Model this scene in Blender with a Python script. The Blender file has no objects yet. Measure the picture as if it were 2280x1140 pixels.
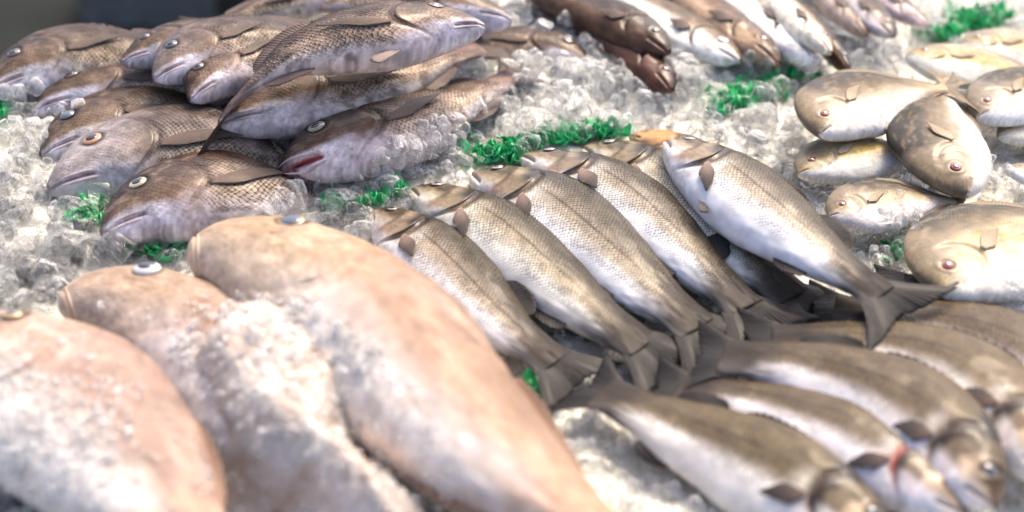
import bpy, bmesh, math, random
import numpy as np
from mathutils import Vector
from mathutils.bvhtree import BVHTree
rng = np.random.default_rng(7); random.seed(7)
S = bpy.context.scene
COL = S.collection
R = math.radians
# ------------------------------------------------------------------ camera, sky, sun, exposure
W0, H0 = 2280.0, 1140.0
HFOV, PITCH, DIST = R(36), R(36), 1.6
FPX = W0/2/math.tan(HFOV/2)
CAMH = DIST*math.sin(PITCH)
cd = bpy.data.cameras.new('camera'); cam = bpy.data.objects.new('camera', cd); COL.objects.link(cam)
S.camera = cam
cam.location = (0, 0, CAMH); cam.rotation_euler = (math.pi/2-PITCH, 0, 0)
cd.sensor_width = 36; cd.lens = 18/math.tan(HFOV/2); cd.clip_start = .02; cd.clip_end = 200
cd.dof.use_dof = True; cd.dof.focus_distance = 1.615; cd.dof.aperture_fstop = 1.9; cd.dof.aperture_blades = 0
SUN_EL, SUN_AZ = R(52), R(28)          # azimuth measured from +Y (behind the stall) towards +X
w = bpy.data.worlds.new('World'); S.world = w; w.use_nodes = True
nt = w.node_tree; nt.nodes.clear()
sky = nt.nodes.new('ShaderNodeTexSky'); sky.sky_type = 'NISHITA'; sky.sun_disc = False
sky.sun_elevation = SUN_EL; sky.sun_rotation = SUN_AZ; sky.dust_density = 4.0; sky.air_density = .5; sky.ozone_density = 0.0
bg = nt.nodes.new('ShaderNodeBackground'); bg.inputs[1].default_value = .15
out = nt.nodes.new('ShaderNodeOutputWorld')
nt.links.new(sky.outputs[0], bg.inputs[0]); nt.links.new(bg.outputs[0], out.inputs[0])
sd = bpy.data.lights.new('sun', 'SUN'); sun = bpy.data.objects.new('sun', sd); COL.objects.link(sun)
sd.energy = 1.15; sd.angle = R(20); sd.color = (1, .84, .60)
dv = Vector((math.sin(SUN_AZ)*math.cos(SUN_EL), math.cos(SUN_AZ)*math.cos(SUN_EL), math.sin(SUN_EL)))
sun.rotation_euler = dv.to_track_quat('Z', 'Y').to_euler(); sun.location = dv*6
vs = S.view_settings; vs.view_transform = 'Standard'; vs.look = 'None'; vs.gamma = 1; vs.exposure = 1.38
S.cycles.max_bounces = 10; S.cycles.transmission_bounces = 8; S.cycles.glossy_bounces = 4; S.cycles.sample_clamp_indirect = 6

FW = np.array([0, math.cos(PITCH), -math.sin(PITCH)]); UPV = np.array([0, math.sin(PITCH), math.cos(PITCH)]); RT = np.array([1., 0, 0])
CAM = np.array([0, 0, CAMH])
def ray(px, py):
    d = FW + RT*(px-W0/2)/FPX - UPV*(py-H0/2)/FPX
    return d/np.linalg.norm(d)
def at(px, py, z=0.):                       # the point of the counter level z seen at a spot of the photograph
    d = ray(px, py); return CAM + d*((z-CAMH)/d[2])
# ------------------------------------------------------------------ small helpers
def ss(a, b, x):
    t = np.clip((x-a)/(b-a), 0, 1); return t*t*(3-2*t)
def mix(a, b, f):
    a = np.asarray(a, float); b = np.asarray(b, float); f = np.asarray(f)[..., None]
    return a*(1-f)+b*f
def vnoise(x, y, seed=0):
    xi = np.floor(x).astype(np.int64); yi = np.floor(y).astype(np.int64); fx = x-xi; fy = y-yi
    fx = fx*fx*(3-2*fx); fy = fy*fy*(3-2*fy)
    def h(i, j):
        n = (i*374761393 + j*668265263 + seed*974711) & 0xffffffff
        n = ((n ^ (n >> 13))*1274126177) & 0xffffffff
        return ((n ^ (n >> 16)) & 0xffff)/65535.
    return (h(xi, yi)*(1-fx)+h(xi+1, yi)*fx)*(1-fy)+(h(xi, yi+1)*(1-fx)+h(xi+1, yi+1)*fx)*fy
def fbm(x, y, seed=0, o=3):
    s = 0; a = .5; t = 0
    for k in range(o):
        s = s+a*vnoise(x*2**k, y*2**k, seed+k*17); t += a; a *= .55
    return s/t
def cspline(pts, t):
    """Catmull-Rom through pts (n,d) at t in 0..1 (chord-length parameter), extrapolated linearly"""
    p = np.asarray(pts, float); L = np.r_[0, np.cumsum(np.linalg.norm(np.diff(p, axis=0), axis=1))]; L /= L[-1]
    m = np.gradient(p, L, axis=0)
    t = np.asarray(t, float); i = np.clip(np.searchsorted(L, t, side='right')-1, 0, len(L)-2)
    h = (L[i+1]-L[i])[..., None]; s = ((t-L[i])[..., None])/h
    return (2*s**3-3*s**2+1)*p[i]+(s**3-2*s**2+s)*h*m[i]+(-2*s**3+3*s**2)*p[i+1]+(s**3-s**2)*h*m[i+1]
def prof(ts, vals):
    ts = np.array(ts); vals = np.array(vals, float); m = np.gradient(vals, ts)
    def f(t):
        t = np.clip(t, 0, 1); i = np.clip(np.searchsorted(ts, t, side='right')-1, 0, len(ts)-2)
        h = ts[i+1]-ts[i]; s = (t-ts[i])/h
        return (2*s**3-3*s**2+1)*vals[i]+(s**3-2*s**2+s)*h*m[i]+(-2*s**3+3*s**2)*vals[i+1]+(s**3-s**2)*h*m[i+1]
    return f
def mk(name, V, Fc, mat, parent=None, col=None, suv=None, smooth=True):
    me = bpy.data.meshes.new(name)
    V = np.asarray(V, np.float32).reshape(-1, 3); Fc = np.asarray(Fc, np.int32)
    n, k = Fc.shape
    me.vertices.add(len(V)); me.vertices.foreach_set('co', V.ravel())
    me.loops.add(n*k); me.loops.foreach_set('vertex_index', Fc.ravel())
    me.polygons.add(n); me.polygons.foreach_set('loop_start', np.arange(0, n*k, k, dtype=np.int32))
    me.update(calc_edges=True)
    if smooth: me.polygons.foreach_set('use_smooth', np.ones(n, bool))
    if col is not None:
        a = me.color_attributes.new('Col', 'FLOAT_COLOR', 'POINT'); a.data.foreach_set('color', np.asarray(col, np.float32).ravel())
    if suv is not None:
        a = me.attributes.new('suv', 'FLOAT_VECTOR', 'POINT'); a.data.foreach_set('vector', np.asarray(suv, np.float32).ravel())
    me.materials.append(mat)
    o = bpy.data.objects.new(name, me); COL.objects.link(o)
    if parent is not None: o.parent = parent
    return o
def gridf(n, m):
    i, j = np.meshgrid(np.arange(n-1), np.arange(m-1), indexing='ij'); a = (i*m+j).ravel()
    return np.stack([a, a+1, a+m+1, a+m], 1)
def tag(o, label, cat, group=None, kind=None):
    if label: o['label'] = label
    if cat: o['category'] = cat
    if group: o['group'] = group
    if kind: o['kind'] = kind
# ------------------------------------------------------------------ materials
class NT:
    def __init__(s, name):
        s.m = bpy.data.materials.new(name); s.m.use_nodes = True; s.t = s.m.node_tree; s.b = s.t.nodes['Principled BSDF']
    def n(s, kind, **kw):
        x = s.t.nodes.new('ShaderNode'+kind)
        for k, v in kw.items(): setattr(x, k, v)
        return x
    def l(s, a, b): s.t.links.new(a, b)
    def math(s, op, a, b=None, c=None):
        x = s.n('Math', operation=op)
        for i, v in enumerate((a, b, c)):
            if v is None: continue
            if isinstance(v, (int, float)): x.inputs[i].default_value = v
            else: s.l(v, x.inputs[i])
        return x.outputs[0]
    def ramp(s, v, a, b, lo=0., hi=1.):
        x = s.n('MapRange'); s.l(v, x.inputs[0]); x.interpolation_type = 'SMOOTHSTEP'
        for i, q in enumerate((a, b, lo, hi)): x.inputs[i+1].default_value = q
        return x.outputs[0]
    def set(s, **kw):
        for k, v in kw.items(): s.b.inputs[k.replace('_', ' ')].default_value = v
        return s
def fish_mat(name, edge=.5, var=.35, bump=.5, rough=.34, metal=.25, coat=.6, speck=.25, sss=0., crough=.12):
    q = NT(name); q.set(Roughness=rough, Coat_Weight=coat, Coat_Roughness=crough, Coat_IOR=1.33, Specular_IOR_Level=.18)
    a = q.n('VertexColor', layer_name='Col'); u = q.n('Attribute', attribute_name='suv')
    tc = q.n('TexCoord')
    vo = q.n('TexVoronoi', voronoi_dimensions='2D', feature='F1'); vo.inputs['Scale'].default_value = 1; vo.inputs['Randomness'].default_value = .12
    q.l(u.outputs['Vector'], vo.inputs['Vector'])
    mask = a.outputs['Alpha']; sz_ = q.n('SeparateXYZ'); q.l(u.outputs['Vector'], sz_.inputs[0])
    q.l(q.math('MULTIPLY', sz_.outputs[2], coat*.8), q.b.inputs['Coat Weight']); q.l(q.math('MULTIPLY', sz_.outputs[2], .17), q.b.inputs['Specular IOR Level'])
    df = q.n('VectorMath', operation='SUBTRACT'); q.l(u.outputs['Vector'], df.inputs[0]); q.l(vo.outputs['Position'], df.inputs[1])
    sp = q.n('SeparateXYZ'); q.l(df.outputs[0], sp.inputs[0])
    along = q.math('ADD', sp.outputs[0], sp.outputs[1])           # -1..1 towards the tail across one scale
    ed = q.ramp(vo.outputs['Distance'], .36, .66)
    ed2 = q.math('MULTIPLY', ed, mask)
    wn = q.n('TexWhiteNoise', noise_dimensions='2D'); q.l(vo.outputs['Position'], wn.inputs['Vector'])
    # colour
    f1 = q.math('SUBTRACT', 1.0, q.math('MULTIPLY', ed2, edge))
    vv = q.math('MULTIPLY_ADD', q.math('MULTIPLY', q.math('SUBTRACT', wn.outputs['Value'], .45), mask), var, 1.0)
    sh = q.math('MULTIPLY_ADD', q.math('MULTIPLY', along, mask), .22, 1.0)
    no = q.n('TexNoise'); no.inputs['Scale'].default_value = 55; no.inputs['Detail'].default_value = 5; q.l(tc.outputs['Object'], no.inputs['Vector'])
    nv = q.ramp(no.outputs['Fac'], .3, .7, 1-speck, 1+speck)
    k = q.math('MULTIPLY', q.math('MULTIPLY', f1, vv), q.math('MULTIPLY', sh, nv))
    mx = q.n('VectorMath', operation='SCALE'); q.l(a.outputs['Color'], mx.inputs[0]); q.l(k, mx.inputs['Scale'])
    q.l(mx.outputs[0], q.b.inputs['Base Color'])
    q.l(q.math('MULTIPLY', mask, metal), q.b.inputs['Metallic'])
    rr = q.math('MULTIPLY_ADD', q.math('MULTIPLY', wn.outputs['Value'], mask), .22, rough-.08); q.l(rr, q.b.inputs['Roughness'])
    # relief
    hgt = q.math('ADD', q.math('MULTIPLY', q.math('SUBTRACT', q.math('MULTIPLY', along, .55), q.math('MULTIPLY', ed, .6)), mask), q.math('MULTIPLY', no.outputs['Fac'], .5))
    no2 = q.n('TexNoise'); no2.inputs['Scale'].default_value = 14; no2.inputs['Detail'].default_value = 3; q.l(tc.outputs['Object'], no2.inputs['Vector'])
    hgt = q.math('ADD', hgt, q.math('MULTIPLY', no2.outputs['Fac'], 1.2))
    bp = q.n('Bump'); bp.inputs['Strength'].default_value = bump; bp.inputs['Distance'].default_value = .0016; q.l(hgt, bp.inputs['Height'])
    q.l(bp.outputs[0], q.b.inputs['Normal'])
    if sss:
        q.b.inputs['Subsurface Weight'].default_value = sss; q.b.inputs['Subsurface Radius'].default_value = (.02, .01, .007); q.b.inputs['Subsurface Scale'].default_value = .5
    return q.m
def fin_mat(name, rough=.55):
    q = NT(name); q.set(Roughness=rough, Coat_Weight=.08, Coat_Roughness=.25, Specular_IOR_Level=.22)
    a = q.n('VertexColor', layer_name='Col'); u = q.n('Attribute', attribute_name='suv')
    sp = q.n('SeparateXYZ'); q.l(u.outputs['Vector'], sp.inputs[0])
    no = q.n('TexNoise'); no.inputs['Scale'].default_value = 3; q.l(u.outputs['Vector'], no.inputs['Vector'])
    ph = q.math('ADD', q.math('MULTIPLY', sp.outputs[0], 1.0), q.math('MULTIPLY', no.outputs['Fac'], .8))
    sn = q.math('SINE', q.math('MULTIPLY', ph, 6.2832))
    k = q.math('MULTIPLY_ADD', sn, .13, .95)
    mx = q.n('VectorMath', operation='SCALE'); q.l(a.outputs['Color'], mx.inputs[0]); q.l(k, mx.inputs['Scale']); q.l(mx.outputs[0], q.b.inputs['Base Color'])
    bp = q.n('Bump'); bp.inputs['Strength'].default_value = .4; bp.inputs['Distance'].default_value = .0009; q.l(sn, bp.inputs['Height']); q.l(bp.outputs[0], q.b.inputs['Normal'])
    return q.m
def plain(name, c, rough=.4, coat=0., **kw):
    q = NT(name); q.set(Base_Color=(*c, 1), Roughness=rough, Coat_Weight=coat, Coat_Roughness=.06, **kw)
    tc = q.n('TexCoord'); no = q.n('TexNoise'); no.inputs['Scale'].default_value = 40; no.inputs['Detail'].default_value = 4
    q.l(tc.outputs['Object'], no.inputs['Vector'])
    mx = q.n('VectorMath', operation='SCALE'); mx.inputs[0].default_value = c; q.l(q.ramp(no.outputs['Fac'], .3, .7, .75, 1.25), mx.inputs['Scale'])
    q.l(mx.outputs[0], q.b.inputs['Base Color'])
    return q.m
M = dict(
    bass=fish_mat('bass_skin', edge=.62, var=.42, bump=.62, rough=.38, metal=.18, coat=.3, speck=.14),
    bream=fish_mat('bream_skin', edge=.68, var=.35, bump=.95, rough=.42, metal=.08, coat=.35, speck=.30),
    pompano=fish_mat('pompano_skin', edge=.22, var=.15, bump=.8, rough=.42, metal=.0, coat=.3, speck=.10),
    grouper=fish_mat('grouper_skin', edge=.12, var=.10, bump=.8, rough=.48, metal=0, coat=.18, speck=.14, crough=.25),
    slim=fish_mat('slim_fish_skin', edge=.4, var=.5, bump=.9, rough=.4, metal=.05, coat=.35, speck=.3),
    fin=fin_mat('fin_skin'),
    pupil=plain('eye_pupil', (.008, .010, .016), .08, 1.0))
EYES = dict(
    bass=plain('eye_dull_silver', (.34, .31, .27), .15, 1.0), orange=plain('eye_orange', (.42, .20, .09), .15, 1.0), blue=plain('eye_cloudy_blue', (.085, .105, .13), .12, 1.0),
    cream=plain('eye_cream', (.42, .37, .25), .15, 1.0), red=plain('eye_red', (.26, .03, .022), .1, 1.0), white=plain('eye_white', (.75, .74, .74), .15, 1.0),
    tan=plain('eye_tan', (.40, .28, .13), .15, 1.0), dark=plain('eye_dark', (.10, .06, .05), .1, 1.0))
# ------------------------------------------------------------------ species: outline, thickness, colours (fractions of body length)
T13 = [0, .03, .08, .15, .22, .3, .4, .5, .6, .7, .8, .9, 1.0]
SP = {
 'bass': dict(hd=[.012, .030, .052, .075, .092, .106, .112, .106, .092, .078, .064, .054, .052],
              hv=[.014, .034, .056, .078, .094, .106, .112, .106, .090, .076, .061, .052, .052],
              w=[.014, .034, .054, .068, .077, .083, .084, .079, .069, .055, .042, .026, .004],
              eye=(.085, .027, .019), mouth=(.075, -.004, -.030), gill=(.245, .0), gillspan=(-.075, .062), pec=(.255, -.024, .12, .021, -22),
              scale=.0037, tail=(.19, .32, 23), d1=(.34, .56, .045), d2=(.60, .78, .06), anal=(.66, .78, .055), pel=(.32, .09), barbs=0, fincol=(.024, .021, .020)),
 'bream': dict(hd=[.014, .042, .078, .122, .155, .182, .196, .182, .155, .120, .082, .053, .048],
              hv=[.018, .044, .068, .096, .118, .136, .146, .136, .114, .086, .058, .045, .048],
              w=[.018, .040, .062, .082, .094, .100, .098, .090, .075, .056, .036, .020, .009],
              eye=(.175, .062, .031), mouth=(.135, -.012, -.058), gill=(.365, -.005), gillspan=(-.11, .11), pec=(.375, -.035, .25, .026, 8),
              scale=.0047, tail=(.24, .35, 30), d1=(.30, .60, .05), d2=(.60, .86, .055), anal=(.66, .84, .055), pel=(.36, .14), fincol=(.12, .085, .075)),
 'pompano': dict(hd=[.022, .090, .150, .205, .245, .270, .280, .262, .220, .165, .105, .055, .040],
              hv=[.022, .080, .135, .190, .230, .258, .270, .255, .215, .160, .100, .052, .040],
              w=[.018, .040, .058, .070, .077, .080, .079, .074, .078, .058, .040, .026, .018],
              eye=(.120, .030, .026), mouth=(.06, -.012, -.040), gill=(.275, -.01), gillspan=(-.11, .10), pec=(.305, -.02, .16, .036, 25),
              scale=.003, tail=(.26, .6, 34), d1=(.45, .50, .0), d2=(.46, .95, .05), anal=(.50, .95, .05), pel=(.3, .05), fincol=(.26, .20, .13)),
 'grouper': dict(hd=[.030, .062, .090, .112, .128, .142, .150, .146, .132, .110, .084, .062, .056],
              hv=[.030, .062, .090, .116, .136, .152, .160, .154, .136, .108, .080, .060, .056],
              w=[.030, .056, .076, .090, .100, .108, .110, .104, .092, .074, .055, .038, .026],
              eye=(.155, .074, .024), mouth=(.05, .015, -.085), gill=(.34, -.005), gillspan=(-.10, .09), pec=(.36, -.03, .15, .05, -10),
              scale=.003, tail=(.2, .1, 26), d1=(.3, .6, .018), d2=(.62, .85, .03), anal=(.66, .84, .03), pel=(.36, .1), fincol=(.26, .16, .11)),
 'slim': dict(hd=[.010, .028, .048, .066, .076, .082, .084, .080, .070, .058, .044, .034, .032],
              hv=[.012, .030, .048, .064, .074, .080, .082, .078, .068, .054, .040, .032, .032],
              w=[.012, .028, .042, .052, .057, .060, .059, .055, .047, .038, .029, .021, .015],
              eye=(.115, .022, .018), mouth=(.10, -.010, -.022), gill=(.24, .0), gillspan=(-.055, .05), pec=(.26, -.01, .10, .02, -12),
              scale=.005, tail=(.18, .4, 26), d1=(.35, .5, .03), d2=(.6, .75, .04), anal=(.66, .8, .04), pel=(.35, .07), fincol=(.07, .045, .035)),
}
for k, s in SP.items():
    for q in ('hd', 'hv', 'w'): s['f'+q] = prof(T13, s[q])
def c_bass(X, Y, v, n1, n2, o):
    c = mix((.82, .795, .785), (.43, .35, .255), ss(-.48, .04, v+.25*(n1-.5)+.45*ss(.75, 1., X)))
    c = mix(c, (.046, .034, .019), ss(-.18 if not o.get('dark') else -.5, .72, v+.2*(n2-.5))*.95)
    if o.get('dark'): c = mix(c, (.115, .084, .046), ss(-.40, .05, v)*.9)
    c = mix(c, (.05, .038, .026), np.exp(-((v-.20-.10*(X-.5))/.030)**2)*ss(.24, .3, X)*.8)
    hd = 1-ss(.22, .27, X)
    h = mix((.76, .70, .62), (.38, .30, .205), ss(-.55, -.05, v+.3*(n1-.5)))
    h = mix(h, (.075, .053, .030), ss(-.14, .30, v+.3*(n2-.5)))
    gd = gedge(SP['bass'], Y)-X                           # distance in front of the gill edge
    op = (1-ss(.075, .095, gd+.02*(n2-.5)))*ss(-.060, -.035, Y+.02*(n1-.5))
    h = mix(h, mix((.34, .26, .175), (.20, .145, .09), n2)*(.5 if o.get('dark') else 1), op*.8)
    h = mix(h, (.018, .013, .010), op*(1-ss(.02, .07, gd+.03*(n1-.5)))*ss(-.010, .030, Y)*.97)
    h = mix(h, (.06, .04, .025), np.exp(-((gd-.088)/.008)**2)*ss(-.05, -.01, Y)*(1-ss(.05, .07, Y))*.75)
    h = mix(h, (.66, .46, .40), np.exp(-((X-.005)/.025)**2)*(.1 if o.get('dark') else .4))
    if o.get('dark'):
        h = mix(h, (.10, .075, .045), ss(.022, .045, Y+.02*(n2-.5))*.9)
        h = mix(h, (.62, .47, .33), np.exp(-((gd-.125)/.028)**2)*np.exp(-((Y+.005)/.03)**2)*.8)
        h = mix(h, (.018, .013, .011), (1-ss(.025, .05, gd+.02*(n1-.5)))*ss(-.06, -.02, Y)*.95)
        h = mix(h, (.84, .83, .82), ss(-.015, -.04, Y+.01*(n1-.5))*ss(.0, .06, gd)*.95)
    h = mix(h, (.60, .20, .15), np.exp(-((gd-.07)/.03)**2)*np.exp(-((Y+.045)/.016)**2)*.75*o.get('red', .4))
    h = mix(h, (.80, .75, .72), ss(-.02, -.06, Y)*(1-op)*.6)
    c = mix(c, (.74, .70, .63), np.exp(-((X-.285)/.03)**2)*np.exp(-((v+.05)/.3)**2)*.6)
    hd = 1-ss(.235, .265, X)
    if o.get('pinkish'): h = mix(h, (.66, .34, .11), np.full(v.shape, .75))
    c = mix(c, h, hd)
    m = (1-hd)*ss(-.72, -.30, v)
    return c, m
def c_bream(X, Y, v, n1, n2, o):
    c = mix((.56, .50, .46), (.40, .30, .215), ss(-.75, -.3, v+.4*(n1-.5)))
    c = mix(c, (.085, .048, .029), ss(.05, .85, v+.8*(n1-.5)))
    c = mix(c, (.08, .045, .03), ss(.5, .75, n2)*.6)
    hd = 1-ss(.33, .41, X+.03*(n1-.5))
    h = mix((.54, .48, .50), (.165, .098, .060), ss(-.55, -.1, v+.5*(n1-.5)))
    h = mix(h, (.060, .032, .019), ss(.05, .6, v+.7*(n2-.5)))
    h = mix(h, (.30, .21, .15), ss(.50, .72, n2)*.55); h = mix(h, (.04, .022, .014), ss(.52, .36, n2)*.45*ss(-.3, .2, v))
    lowr = ss(.018, -.008, Y+.26*X+.02*(n1-.5))*(1-ss(.17, .27, X))
    h = mix(h, (.68, .65, .70), lowr*(.85+.15*n2)); h = mix(h, (.26, .21, .23), lowr*ss(.55, .75, n2)*.6)
    c = mix(c, h, hd*.9)
    c = c*(1-.22*ss(-.5, .2, v))[..., None]; n3 = fbm(X*60, Y*150, 41); c = c*(.72+.56*n3)[..., None]
    if o.get('pale'): c = mix(c, (.50, .43, .43), o['pale']*(1-ss(.15, .35, X)*.8))
    return c, (1-hd*.75)*ss(-.8, -.35, v)
def c_pomp(X, Y, v, n1, n2, o):
    dk = o.get('dk', .3)-.22; ye = o.get('yellow', .3)
    c = mix((.84, .81, .76), (.54, .45, .32), ss(-.45, .25, v+.3*(n1-.5)))
    c = mix(c, (.95, .60, .07), ss(.30, .62, n2)*np.exp(-((v-.30)/.32)**2)*min(1, ye*1.0)*.9)
    c = mix(c, (.125, .088, .045), (1-.75*(ye > .6))*ss(.42-dk, .98-dk, v+.35*(n1-.5)))
    c = mix(c, (.030, .024, .016), ss(.85-dk*.75, 1.15-dk*.6, v+.15*(n2-.5)+.1*(1-ss(.1, .35, X))))
    n3 = fbm(X*14+3, Y*150, 77); c = c*(.62+.46*n3)[..., None]; c = mix(c, (.25, .18, .095), ss(.48, .75, n2)*ss(-.4, .2, v)*.6)
    c = mix(c, (.03, .02, .015), np.exp(-(((X-.055)/.008)**2+((Y-.012)/.007)**2))*.9)
    h = 1-ss(.2, .3, X)
    c = mix(c, (.50, .41, .30), h*ss(-.1, .5, v)*.5)
    c = mix(c, (.19, .145, .09), h*ss(.0, .6, v+.5*(n1-.5))*.8)
    return c, ss(.3, .4, X)*.5*np.ones_like(v)
def c_group(X, Y, v, n1, n2, o):
    pk = o.get('pink', 0.)
    br = (np.array((.41, .265, .185))*(1-pk)+np.array((.45, .30, .245))*pk)
    c = mix((.84, .775, .745), br, ss(-.40, .25, v+.5*(n1-.5)))
    c = mix(c, br*.72, ss(.35, .95, v+.3*(n2-.5)))
    c = mix(c, (.47, .335, .21), (1-ss(.2, .42, X))*.75*(1-pk*.7))
    c = mix(c, (.55, .40, .31), ss(.45, .75, n2)*.4); c = mix(c, (.78, .68, .63), ss(.5, .75, n1)*.35*(1 if pk else .4))
    c = mix(c, (.66, .50, .38), (1-ss(.0, .07, X))*.6)
    sx = o.get('spot')
    if sx: c = mix(c, (.25, .09, .04), np.exp(-(((X-sx[0])/.007)**2+((Y-sx[1])/.0045)**2))*.9)
    n3 = fbm(X*40, Y*120, 31); c = c*(.70+.28*n3)[..., None]
    c = mix(c, br*.55, np.exp(-((v-.42+.25*X)/.018)**2)*ss(.36, .42, X)*.25)
    return c, .35*ss(.36, .45, X)*np.ones_like(v)
def c_slim(X, Y, v, n1, n2, o):
    b = np.array(o.get('back', (.105, .060, .036))); p = np.array(o.get('belly', (.74, .66, .60)))
    lv = o.get('lvl', 0.)
    c = mix(p, b*1.4, ss(-.3+lv, .2+lv, v+.3*(n1-.5))); c = mix(c, b*.6, ss(.1+lv, .6+lv, v+.4*(n2-.5)))
    return c, ss(.2, .26, X)*ss(-.5, 0, v)
def gedge(sp, Y):
    g, y = sp['gill']; d = Y-y
    return g-np.where(d > 0, 9., 17.)*d*d*np.where(d > 0, 1, 1)*(.06/max(.05, sp['gillspan'][1]))**.5
CF = dict(bass=c_bass, bream=c_bream, pompano=c_pomp, grouper=c_group, slim=c_slim)
# ------------------------------------------------------------------ the fish builder
BV, BF, NV = [], [], [0]                       # surfaces the ice lands on
OWNER = []
class Body:
    def __init__(s, sp, pts, z, ds=1, roll=0., hm=1., wm=1.):
        s.sp = SP[sp]; zs = z if isinstance(z, (list, tuple)) else [z]*len(pts)
        s.P = np.array([at(p[0], p[1], q) for p, q in zip(pts, zs)]); s.hm, s.wm, s.ds, s.roll = hm, wm, ds, R(roll)
        u = np.linspace(0, 1, 400); c = cspline(s.P, u); L = np.r_[0, np.cumsum(np.linalg.norm(np.diff(c, axis=0), axis=1))]
        s.L = L[-1]; s.lu = L/s.L; s.u = u
    def frame(s, t):
        q = np.interp(t, s.lu, s.u); e = 2e-3
        ext = np.where(t > 1, t-1, 0.)[..., None]
        c = cspline(s.P, np.clip(q, 0, 1)); T = cspline(s.P, np.clip(q+e, 0, 1))-cspline(s.P, np.clip(q-e, 0, 1))
        T /= np.linalg.norm(T, axis=-1, keepdims=True); c = c+T*ext*s.L
        up = np.array([0, 0, 1.]); D = np.cross(np.broadcast_to(up, T.shape), T); D /= np.linalg.norm(D, axis=-1, keepdims=True); D *= s.ds
        N = np.cross(T, D); N = N*np.sign(N[..., 2:3])
        rl = s.roll*(1-.8*ss(.55, .95, t))[..., None]; cr, sr = np.cos(rl), np.sin(rl)
        return c, T, D*cr+N*sr, N*cr-D*sr
    def hd(s, t): return s.sp['fhd'](t)*s.hm*s.L
    def hv(s, t): return s.sp['fhv'](t)*s.hm*s.L
    def w(s, t): return s.sp['fw'](t)*s.wm*s.L
    def raw(s, t, th):
        c, T, D, N = s.frame(t); co, si = np.cos(th), np.sin(th)
        y = np.where(co > 0, s.hd(t), s.hv(t))*co
        wv = s.w(t)*(1-.10*co-.06*co*co)
        x = wv*np.sign(si)*np.abs(si)**.9
        cap = np.where(t < .012, 0, 0)
        return c + D*y[..., None] + N*x[..., None]
    def surf(s, t, th, off=0.):
        e = 3e-3
        p = s.raw(t, th); a = s.raw(t+e, th)-s.raw(np.maximum(t-e, 0), th); b = s.raw(t, th+e)-s.raw(t, th-e)
        n = np.cross(a, b); n /= (np.linalg.norm(n, axis=-1, keepdims=True)+1e-12)
        cc = s.frame(t)[0]; n = n*np.sign(np.sum(n*(p-cc), axis=-1, keepdims=True)+1e-9)
        return p+n*np.asarray(off)[..., None], n
    def theta(s, X, Y):                         # side view (X along, Y up in body lengths) -> angle on the upper flank
        Y = Y*s.L*s.hm
        return np.arccos(np.clip(np.where(Y > 0, Y/s.hd(X), Y/s.hv(X)), -.97, .97))
    def XY(s, t, th):
        co = np.cos(th); return t, np.where(co > 0, s.sp['fhd'](t), s.sp['fhv'](t))*co
def strip(name, Pm, n, col, suv, th, mat, parent):
    """a thin two-sided sheet (grid of points Pm[i,j], normals n) with real thickness th[i,j]"""
    a, b = Pm.shape[:2]
    V = np.concatenate([(Pm+n*th[..., None]).reshape(-1, 3), (Pm-n*th[..., None]).reshape(-1, 3)])
    f = gridf(a, b); F = np.concatenate([f, f[:, ::-1]+a*b])
    i = np.arange(b-1); j = np.arange(a-1); o = a*b
    def rim(k0, k1): return np.stack([k0, k1, k1+o, k0+o], 1)
    F = np.concatenate([F, rim(i, i+1)[:, ::-1], rim((a-1)*b+i, (a-1)*b+i+1), rim(j*b, (j+1)*b), rim(j*b+b-1, (j+1)*b+b-1)[:, ::-1]])
    c4 = np.concatenate([col, np.ones(col.shape[:-1]+(1,))], -1).reshape(-1, 4)
    return mk(name, V, F, mat, parent, np.concatenate([c4, c4]), np.concatenate([suv.reshape(-1, 3)]*2))
def tube(name, P, r, col, mat, parent, k=8):
    P = np.asarray(P); n = len(P); T = np.gradient(P, axis=0); T /= np.linalg.norm(T, axis=1, keepdims=True)
    a = np.cross(T, (0.31, .2, .93)); a /= np.linalg.norm(a, axis=1, keepdims=True); b = np.cross(T, a)
    ph = np.linspace(0, 2*math.pi, k+1); r = np.asarray(r)*np.sqrt(np.clip(np.sin(np.linspace(.04, math.pi-.04, n)), 0, 1))
    V = P[:, None]+(a[:, None]*np.cos(ph)[None, :, None]+b[:, None]*np.sin(ph)[None, :, None])*r[:, None, None]
    c = np.concatenate([np.broadcast_to(np.asarray(col, float), V.shape[:2]+(3,)), np.zeros(V.shape[:2]+(1,))], -1)
    return mk(name, V, gridf(n, k+1), mat, parent, c, np.ones(V.shape))
NAMES = dict(bass='sea_bass', bream='sea_bream', pompano='pompano', grouper='grouper', slim='slim_fish')
CATS = dict(bass='sea bass', bream='sea bream', pompano='pompano', grouper='grouper', slim='fish')
GRP = dict(bass='sea bass laid in rows', bream='brown sea bream heaped on the ice', pompano='pompano on the right', grouper='groupers in the foreground', slim='slim fish at the back')
FN = [0]
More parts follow.
